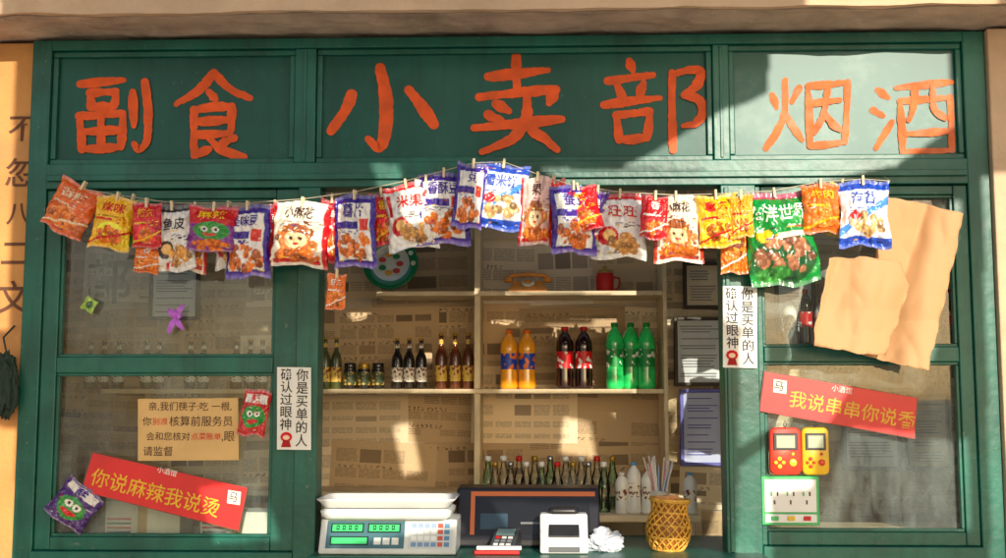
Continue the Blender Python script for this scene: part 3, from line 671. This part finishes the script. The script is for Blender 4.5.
B=[ # px,py(top),w,h,style,tilt
 (84,186,54,54,st_solid((238,110,45),"香辣",(245,225,190)),24),
 (118,197,40,54,st_solid(YEL,"咪咪",RD),6),
 (133,199,26,50,st_solid((60,150,70),"豆",YEL),8),
 (147,203,31,46,st_solid(RD,"辣条",YEL),-2),(149,246,26,28,st_solid(ORA,"豆",WHT,ts=.3),3),
 (172,206,44,68,st_white("鱼皮",(60,50,55)),-4),(195,207,38,66,st_face("锅巴",RD,ts=.4),6),
 (214,207,50,46,st_mix(),2),(229,206,26,66,st_white("糖",RD,ts=.3),-3),
 (248,206,48,74,st_purple("怪味豆"),1),(276,205,22,60,st_solid((200,40,60),"豆",WHT,ts=.3),-2),
 (303,202,62,66,st_face("小麻花",RD),1),
 (332,199,22,66,st_solid(RD,"香",WHT,ts=.3),2),
 (355,195,45,74,st_purple("薯片",ts=.5),2),(381,193,26,54,st_solid(RD,"香",YEL,ts=.35),-3),
 (337,274,20,36,st_solid(ORA,"虾条",WHT),5),
 (406,184,50,68,st_white("米果",RD),-8),(426,180,24,62,st_solid((235,225,215),"糖",RD,ts=.35),-4),
 (444,173,55,74,st_purple("香酥豆"),-3),(473,164,32,68,st_purple("豆",ts=.3),4),
 (504,164,56,68,st_blue(),5),
 (538,177,34,70,st_face("果",RD,(235,190,180),ts=.3),3),(554,180,22,64,st_solid((225,60,50),"脆",WHT,ts=.3),-2),(573,186,49,70,st_purple("蚕豆",ts=.5),1),(578,188,38,46,st_solid(RD,"辣",YEL,ts=.35),-6),
 (598,190,24,60,st_solid((90,50,150),"果",WHT,ts=.35),3),(620,194,56,66,st_white("旺旺",RD),4),
 (655,196,28,44,st_solid(RD,"香",WHT,ts=.35),2),(676,196,53,68,st_face("小麻花",(200,60,30)),-1),
 (716,195,42,54,st_solid(YEL,"薯条",RD),-2),(732,222,28,52,st_solid(ORA,"虾",WHT,ts=.35),2),(741,195,24,44,st_solid((235,170,40),"条",RD,ts=.35),3),
 (774,193,70,94,st_green(),-4),
 (820,184,40,50,st_solid((228,112,30),"牛肉",YEL),-4),(842,184,24,54,st_solid((235,205,90),"香",RD,ts=.35),3),
 (863,181,50,68,st_blue("海苔",ts=.5),4),
]
for i,(px,py,w_,h_,sty,tl_) in enumerate(B):
    ov=(i%2)*.04 + (.045 if h_<48 else 0) - (.03 if w_<28 and h_>48 else 0)
    bag("snack_packet",px,py,w_,h_,sty,tl_+random.uniform(-4,4),Y=-.125-ov,yaw=random.uniform(-14,14),lean=random.uniform(-5,2),seed=i*3.7+1,puff=1.05)
sp=[(60,186),(118,196),(172,204),(247,204),(303,200),(354,193),(405,182),(443,172),(473,164),(504,163),(537,175),(572,186),(619,193),(676,196),(716,195),(771,192),(820,183),(863,180),(890,182)]
gs=empty("hanging_string")
tube("cord",[U(a,b-1,-.13) for a,b in sp],.002,sm("string_white",(190,180,155)),gs)
for k,(a,b) in enumerate(((60,186),(473,164),(890,182))):
    p=U(a,b-1,-.13); tube("tie_%d"%k,[p,(p.x,-.058,p.z+.03)],.002,sm("string_white",(190,180,155)),gs)
bag("candy_packet",259,390,28,46,([('bg',(205,45,45)),('ell',.5,.42,.42,.24,(50,150,60)),('ell',.36,.48,.1,.06,WHT),('ell',.62,.48,.1,.06,WHT),('ell',.37,.48,.04,.03,(10,10,10)),('ell',.62,.48,.04,.03,(10,10,10)),('ell',.5,.32,.2,.05,RD),('rect',.1,.72,.9,.9,(230,225,220))],[("辣",.5,.8,.4,RD)]),10,Y=-.03,clip=False,puff=.6)
bag("candy_packet",88,488,44,42,([('bg',(80,45,120)),('ell',.5,.42,.36,.26,(60,150,60)),('ell',.4,.5,.1,.08,WHT),('ell',.62,.5,.1,.08,WHT),('ell',.4,.5,.04,.03,(10,10,10)),('ell',.62,.5,.04,.03,(10,10,10)),('ell',.5,.32,.2,.06,RD),('rect',.1,.75,.9,.93,(230,225,220))],[("酸",.5,.82,.3,PUR)]),38,Y=-.03,clip=False,puff=.6)
bag("candy_packet",93,299,14,14,([('bg',(150,190,60)),('ell',.5,.5,.3,.3,(60,90,50))],[]),30,Y=-.01,clip=False,puff=.4,nu=12,nv=12)
rb=empty("ribbon_bow",U(176,318,-.005)); PRB=sm("purple_ribbon",(185,95,215),rough=.35,coat=.3)
for k,(a,ln) in enumerate(((60,.065),(128,.05),(-55,.06),(-112,.07),(95,.035),(20,.03))):
    a=math.radians(a); d=Vector((math.cos(a),0,math.sin(a))); s_=Vector((-d.z,0,d.x))
    vs=[];fs=[]
    for i in range(7):
        t=i/6; wd=.003+.009*math.sin(math.pi*t**.8); c=d*(ln*t)+Vector((0,-.004-.012*math.sin(math.pi*t)-k*.001,0)); vs+=[c-s_*wd,c+s_*wd]
    for i in range(6): fs.append((2*i,2*i+1,2*i+3,2*i+2))
    link("loop_%d"%k,mesh("loop",vs,fs,PRB,smooth=True),rb)

# ================================================================ notices
def board(name,corners,Y,m,th=.003):
    P=[U(a,b,Y) for a,b in corners]; B_=[p+Vector((0,th,0)) for p in P]
    return link(name,mesh(name,P+B_,[(0,1,2,3),(7,6,5,4),(0,4,5,1),(1,5,6,2),(2,6,7,3),(3,7,4,0)],m))
SW=sm("sticker_white",(236,234,226),rough=.5,var=.05); BR=sm("banner_red",(214,32,32),rough=.45,var=.12,coat=.15,bump=.1,bscale=10); BRD=sm("banner_dark",(120,70,55),rough=.5)
GLD=sm("gold_ink",(226,176,40),rough=.5)
def sticker(x0,y0,x1,y1,Y):
    e=empty("vertical_sign"); s=board("card",[(x0,y0),(x1,y0+.5),(x1,y1),(x0,y1-.5)],Y,SW); s.parent=e
    w_=x1-x0
    text("right_column","你\n是\n买\n单\n的\n人",x1-w_*.27,(y0+y1)/2,hpx=(y1-y0)*.93,wpx=w_*.36,Y=Y-.002,parent=e,bold=.0007)
    text("left_column","确\n认\n过\n眼\n神",x0+w_*.27,y0+(y1-y0)*.40,hpx=(y1-y0)*.74,wpx=w_*.36,Y=Y-.002,parent=e,bold=.0007)
    p=U(x0+w_*.27,y1-10,Y-.004); q=Quads()
    s_=M(1,Y)
    q.poly([(p.x+s_*6*math.cos(t*.6283),p.y,p.z+s_*5*math.sin(t*.6283)+s_*3) for t in range(10)],lin(RD))
    q.poly([(p.x+s_*3.5*math.cos(t*.6283),p.y-.0006,p.z+s_*2.5*math.sin(t*.6283)+s_*2.5) for t in range(10)],lin((245,205,175)))
    q.poly([(p.x-s_*5,p.y-.0003,p.z-s_*7),(p.x+s_*5,p.y-.0003,p.z-s_*7),(p.x+s_*3,p.y-.0003,p.z),(p.x-s_*3,p.y-.0003,p.z)],lin((170,20,25)))
    q.build("mascot",parent=e)
sticker(277,367,311,450,-.055); sticker(723,286,757,368,-.058)
def banner(c,txt,Y,col,ang=0,tc=None,tw=110,logo=None):
    e=empty("red_banner"); s=board("board",c,Y,BR); s.parent=e
    cc=[sum(p[0] for p in c)/4,sum(p[1] for p in c)/4]
    inn=[(cc[0]+(a-cc[0])*1.015,cc[1]+(b-cc[1])*1.04) for a,b in c]; s=board("edge",inn,Y+.0035,BRD); s.parent=e
    text("slogan",txt,tc[0],tc[1],wpx=tw,Y=Y-.002,m=col,ang=ang,parent=e,bold=.0007)
    lx,ly=logo
    p=U(lx,ly,Y-.003); k=M(1,Y); q=Quads()
    q.poly([(p.x+k*a,p.y,p.z+k*b) for a,b in((-6,-6),(7,-8),(8,5),(-5,7))],lin((235,225,210)))
    q.build("logo",parent=e); text("logo_char","马",lx,ly+.5,wpx=9,Y=Y-.005,m=INK,ang=ang,parent=e)
    return e
e=banner([(93,453),(247,488),(238,530),(82,491)],"你说麻辣我说烫",-.03,GLD,ang=14,tc=(155,494),tw=134,logo=(233,497))
text("subtitle","小酒馆",167,472,wpx=20,Y=-.033,m=SW,ang=14,parent=e)
e=banner([(765,372),(917,398),(914,438),(760,411)],"我说串串你说香",-.03,GLD,ang=10.5,tc=(852,411),tw=124,logo=(779,386))
text("subtitle","小酒馆",842,390,wpx=20,Y=-.033,m=SW,ang=10.5,parent=e)
kn=empty("paper_notice"); KR=sm("kraft_card",(214,176,116),rough=.8,var=.1,bump=.1); s=board("card",[(138,399),(238,398),(239,460),(138,461)],-.012,KR); s.parent=kn
NI=sm("notice_ink",(80,50,30)); NR=sm("notice_red",(215,50,30))
for i,t in enumerate(("亲,我们筷子:吃 一根,","你","会和您核对","请监督")):
    text("line_%d"%i,t,[190,147,168,158][i],407+i*15,wpx=[84,9,44,30][i],Y=-.015,m=NI,parent=kn)
text("line_4","核算前服务员",201,422,wpx=64,Y=-.015,m=NI,parent=kn); text("red_words","别浪",160,422,wpx=15,Y=-.0155,m=NR,parent=kn)
text("red_words_b","点菜账单",206,437,wpx=30,Y=-.0155,m=NR,parent=kn); text("line_5",",眼",228,437,wpx=13,Y=-.015,m=NI,parent=kn)

# ---------------- large crumpled brown paper on right window
km=bpy.data.materials.new("kraft_paper"); km.use_nodes=True; n=km.node_tree; p=n.nodes['Principled BSDF']
tc=n.nodes.new('ShaderNodeTexCoord'); mp=n.nodes.new('ShaderNodeMapping'); mp.inputs['Scale'].default_value=(1.2,1,.35); mp.inputs['Rotation'].default_value=(0,math.radians(-15),0)
wv=n.nodes.new('ShaderNodeTexNoise'); wv.inputs['Scale'].default_value=3.2; wv.inputs['Detail'].default_value=2; wv.inputs['Distortion'].default_value=.5
n.links.new(tc.outputs['Object'],mp.inputs[0]); n.links.new(mp.outputs[0],wv.inputs['Vector']); cr=n.nodes.new('ShaderNodeValToRGB')
cr.color_ramp.elements[0].color=(0.26,0.11,0.045,1); cr.color_ramp.elements[0].position=.40; cr.color_ramp.elements[1].color=(0.56,0.31,0.14,1); cr.color_ramp.elements[1].position=.47
n.links.new(wv.outputs[0],cr.inputs[0]); n.links.new(cr.outputs[0],p.inputs['Base Color']); p.inputs['Roughness'].default_value=.7
vo=n.nodes.new('ShaderNodeTexVoronoi'); vo.inputs['Scale'].default_value=6; vo.feature='DISTANCE_TO_EDGE'; n.links.new(tc.outputs['Object'],vo.inputs['Vector'])
bb=n.nodes.new('ShaderNodeBump'); bb.inputs['Strength'].default_value=.25; bb.inputs['Distance'].default_value=.02; n.links.new(vo.outputs['Distance'],bb.inputs['Height']); n.links.new(bb.outputs[0],p.inputs['Normal'])
def sheet(name,pp,Y0,seed,amp=1.0,curl=None):
    bm=bmesh.new()
    cpts=[]
    for i,(a,b) in enumerate(pp):
        a2,b2=pp[(i+1)%len(pp)]; L=math.hypot(a2-a,b2-b); k=max(1,int(L/6))
        for j in range(k):
            t=j/k; jx=2.5*noise.noise(Vector(((a+t*(a2-a))*.1,(b+t*(b2-b))*.1,seed))) ; cpts.append((a+(a2-a)*t+jx,b+(b2-b)*t+jx))
    vsb=[bm.verts.new((a,b,0)) for a,b in cpts]; f=bm.faces.new(vsb)
    bmesh.ops.triangulate(bm,faces=[f])
    for _ in range(6):
        es=[e_ for e_ in bm.edges if e_.calc_length()>4]
        if not es: break
        bmesh.ops.subdivide_edges(bm,edges=es,cuts=1); bmesh.ops.triangulate(bm,faces=[f_ for f_ in bm.faces if len(f_.verts)>3])
    for v in bm.verts:
        x,y=v.co.x,v.co.y
        fold=.050*abs(math.sin((x*.95+y*.30)*.042+seed))+.035*noise.noise(Vector((x*.022,y*.012,seed)))+.012*abs(noise.noise(Vector((x*.05,y*.03,3+seed))))
        lift=curl(x,y) if curl else 0
        v.co=U(x,y,Y0-fold*amp-lift)
    me=bpy.data.meshes.new(name); bm.to_mesh(me); bm.free()
    me.materials.append(km); me.polygons.foreach_set('use_smooth',[True]*len(me.polygons))
    o=link(name,me); so=o.modifiers.new('s','SOLIDIFY'); so.thickness=.001; return o
sheet("brown_paper_sheet",[(884,196),(920,203),(963,213),(956,250),(942,310),(928,370),(895,364),(862,355),(868,300),(876,250)],-.055,1.3,curl=lambda x,y:.05*max(0,(y-320)/46))
sheet("brown_paper_sheet",[(829,258),(866,257),(900,262),(908,284),(900,318),(886,356),(850,352),(813,345),(819,310)],-.13,4.1,curl=lambda x,y:.06*max(0,(850-x)/40)+.02*max(0,(y-310)/40))

# ---------------- handheld games
def console(px,py,wpx,hpx,col,name="handheld_game_console"):
    Y=-.03; w_=M(wpx,Y); h_=M(hpx,Y); e=empty(name,U(px,py,Y)); m=sm(name+str(col),col,rough=.3,coat=.5)
    R=[]
    for y_,s in ((.012,.94),(.008,1),(-.008,1),(-.013,.93)): R.append((rrect(0,0,w_*s,h_*s,w_*.2),y_))
    o=rings("case",R[::-1],m,e); o.rotation_euler=(math.radians(90),0,0)
    box("bezel",-w_*.38,w_*.38,-.017,-.0125,h_*.02,h_*.38,BLACK,e,.003)
    box("screen",-w_*.29,w_*.29,-.0185,-.0172,h_*.07,h_*.33,sm("lcd_grey",(175,185,160),rough=.2),e,.001)
    yb=sm("game_button_y",(240,220,60),rough=.3) if col[1]<100 else sm("game_button_r",(220,60,40),rough=.3)
    for k,(a,b,r_) in enumerate(((-.2,-.16,.07),(-.2,-.32,.07),(-.32,-.24,.06),(-.08,-.24,.06),(.22,-.24,.12),(.22,-.06,.05))):
        lathe("button_%d"%k,[(w_*r_,0,0),(w_*r_,.004,0),(w_*r_*.7,.006,0)],[yb],e,(w_*a,-.0125,h_*b),14,(math.radians(90),0,0))
    tube("strap",[(0,-.005,h_*.48),(.006,-.01,h_*.56),(0,-.012,h_*.66),(-.005,-.01,h_*.56),(0,-.005,h_*.48)],.0015,BLACK,e)
console(785,451,31,46,(222,56,34)); console(815,451,26,46,(232,182,25))
sk=empty("socket_panel"); Y=-.03
x0,x1,z0,z1=X(761,500,Y),X(819,500,Y),Z(790,525,Y),Z(790,476,Y)
SG=sm("socket_green",(60,175,100),rough=.35); 
box("base",x0,x1,Y-.008,Y+.03,z0,z1,SG,sk,.004)
box("plate",x0+.012,x1-.012,Y-.012,Y-.0085,z0+.05,z1-.012,WHITE,sk,.003); box("plate_low",x0+.012,x1-.012,Y-.012,Y-.0085,z0+.01,z0+.042,WHITE,sk,.003)
for i in range(3):
    cx=x0+.05+i*(x1-x0-.1)/2
    for k,(dx,dz) in enumerate(((-.012,.02),(.012,.02),(0,-.012))): box("slot_%d%d"%(i,k),cx+dx-.003,cx+dx+.003,Y-.014,Y-.0125,z0+.1+dz-.008,z0+.1+dz+.008,BLACK if k else SG,sk,0)
    box("switch_%d"%i,cx-.014,cx+.014,Y-.018,Y-.0125,z0+.018,z0+.035,[SG,sm("switch_yellow",(230,190,50)),redcap][i],sk,.002)

hb=empty("hanging_bag",U(8,345,-.06))
o=blob("pouch",(0,0,-.17),.12,sm("dark_green_cloth",(22,45,32),rough=.7),amp=.25,seed=9,sz=(.42,.3,1.25),parent=hb)
tube("strap",[(0,0,-.05),(-.02,0,.03),(0,.05,.08)],.004,BLACK,hb)

# ================================================================ things behind side windows
WC=sm("white_carton",(222,222,212),rough=.6)
def carton(px0,py0,px1,py1,Y,m,dep=.18,name="carton_box"):
    cx,cy=(px0+px1)/2,(py0+py1)/2; e=empty(name)
    a,b,c,d=X(px0,cy,Y),X(px1,cy,Y),Z(cx,py1,Y),Z(cx,py0,Y)
    box("box",a,b,Y,Y+dep,c,d,m,e,.003); box("tape",(a+b)/2-.02,(a+b)/2+.02,Y-.0015,Y+dep*.5,c+.003,d+.0015,sm("tape_tan",(196,170,120)),e,0)
    box("flap_l",a+.002,(a+b)/2-.003,Y+.002,Y+.004,d,d+.012,m,e,0)
    q=Quads()
    for i in range(4): q.rect(a+.01,c+.02+i*.018,a+(b-a)*.35,c+.028+i*.018,Y-.001,lin([(60,60,70),(190,40,40)][i%2]))
    q.build("print",parent=e)
ls=empty("display_table"); 
tz2=Z(165,537,.3)
box("top",xl+.1,X(296,500,.3),.12,.7,tz2-.03,tz2,WOODC,ls); 
for i,(x_,y_) in enumerate(((xl+.12,.2),(X(290,500,.3)-.05,.2),(xl+.12,.6),(X(290,500,.3)-.05,.6))): box("leg_%d"%i,x_,x_+.04,y_,y_+.04,.061,tz2-.031,WOODC,ls)
carton(105,500,180,538,.25,WC); carton(200,512,275,538,.22,WC)
rs2=empty("display_table"); tz3=Z(860,530,.3)
box("top",X(762,500,.3),2.3,.12,.6,tz3-.03,tz3,WOODC,rs2)
for i,(x_,y_) in enumerate(((X(765,500,.3),.2),(2.2,.2),(X(765,500,.3),.5),(2.2,.5))): box("leg_%d"%i,x_,x_+.04,y_,y_+.04,.061,tz3-.031,WOODC,rs2)
picture(775,262,815,335,DK,sm("print_pale",(228,234,236)))
picture(842,392,900,470,GF,sm("print_grey",(228,232,234)))
picture(905,395,950,470,DK,sm("print_beige",(225,208,175)))
picture(150,250,200,320,DK,sm("print_pale",(228,234,236)))
rsf=empty("wall_shelf"); zR=Z(860,345,1.0)
box("board",X(770,345,1.0),2.5,1.0,BY-.022,zR-.02,zR,WOODC,rsf,.003)
for i,px in enumerate((790,806,822,870,886,902,935,950)): pet(["water_bottle","cola_bottle"][i%2],px,zR,1.1,[46,56][i%2],[wb,cola][i%2],[skyb,redcap][i%2],[lb_w,lb_cola][i%2],rpx=14,py=330)
text("wall_character","都",108,285,hpx=46,Y=BY-.03,m=BRN,bold=.001)

# ================================================================ sun blocker added out of view, holes shaped to cast the sun patches
OY=-5.5
def hit(p):
    t=(OY-p.y)/SUN.y; q=p+SUN*t; return (q.x,q.z)
lit=[]
def add(poly,Y=0): lit.append([hit(U(a,b,Y)) for a,b in poly])
add([(620,172),(690,130),(768,92),(772,40),(948,40),(956,124),(890,170),(800,192),(700,176)])
add([(732,170),(756,170),(752,300),(732,300)]); add([(736,325),(764,305),(768,430),(734,450)]); add([(734,470),(764,448),(768,600),(730,600)])
add([(826,190),(975,190),(958,300),(938,380),(860,370),(798,354),(812,260)],-.10)
add([(700,176),(905,172),(900,255),(822,296),(745,300),(700,262)],-.15)
add([(640,188),(704,188),(698,266),(645,270)],-.15); add([(474,158),(536,163),(530,240),(478,236)],-.15); add([(268,193),(342,193),(334,250),(280,262)],-.15)
add([(555,178),(604,184),(598,235),(560,226)],-.15); add([(400,180),(440,176),(432,220),(404,226)],-.15)
add([(684,318),(718,322),(718,380),(686,372)],1.25); add([(688,392),(718,396),(714,470),(690,464)],1.25); add([(566,416),(592,420),(598,456),(562,450)],1.25)
add([(394,424),(412,420),(422,470),(404,474)],1.25); add([(480,292),(650,296),(640,312),(500,308)],1.2); add([(610,400),(655,402),(648,424),(622,420)],1.25)
add([(345,290),(366,292),(372,322),(352,320)],1.25); add([(330,376),(470,380),(470,392),(330,390)],1.0); add([(500,380),(660,376),(660,392),(500,392)],1.0)
add([(978,180),(1040,180),(1040,620),(988,620)]); add([(-40,50),(16,50),(8,330),(-40,330)]); add([(-40,420),(16,430),(14,620),(-40,620)])
add([(322,476),(454,472),(474,524),(330,550)],-.1); add([(460,526),(730,538),(730,640),(460,640)],-.15)
add([(500,490),(616,495),(604,540),(520,530)],-.05)
add([(200,490),(262,480),(280,540),(215,545)])
add([(850,430),(965,440),(968,530),(820,525)],.0); add([(765,370),(850,380),(812,450),(806,490),(768,496)])
x0,x1=-3.4+hit(Vector((0,0,0)))[0],3.4+hit(Vector((0,0,0)))[0]; z0=hit(Vector((0,0,0.78)))[1]; z1=hit(Vector((0,0,3.32)))[1]
cs=.010; nx=int((x1-x0)/cs); nz=int((z1-z0)/cs)
GX,GZ=np.meshgrid(x0+(np.arange(nx)+.5)*cs,z0+(np.arange(nz)+.5)*cs)
open_=np.zeros(GX.shape,bool)
for P in lit:
    c=np.zeros(GX.shape,bool); j=len(P)-1
    for i in range(len(P)):
        xi,zi=P[i]; xj,zj=P[j]
        if zi!=zj: c^=((zi>GZ)!=(zj>GZ))&(GX<(xj-xi)*(GZ-zi)/(zj-zi)+xi)
        j=i
    open_|=c
vs=[];fs=[]
for r in range(nz):
    row=open_[r]; i=0
    while i<nx:
        if row[i]: i+=1; continue
        j=i
        while j<nx and not row[j]: j+=1
        b=len(vs); a0,a1=x0+i*cs,x0+j*cs; c0,c1=z0+r*cs,z0+(r+1)*cs
        vs+=[(a0,OY,c0),(a1,OY,c0),(a1,OY,c1),(a0,OY,c1)]; fs.append((b,b+1,b+2,b+3)); i=j
scn=empty("sun_blocker")
link("blocker_sheet",mesh("blocker_sheet",vs,fs,sm("pale_blocker",(238,234,222),rough=.9)),scn)
for k,xx in enumerate((x0-.08,x1)): box("blocker_pole_%d"%k,xx,xx+.08,OY-.04,OY+.04,0.0,z1+.1,STEEL,scn)
print("BOARD",x0,x1,z0,z1,len(fs))
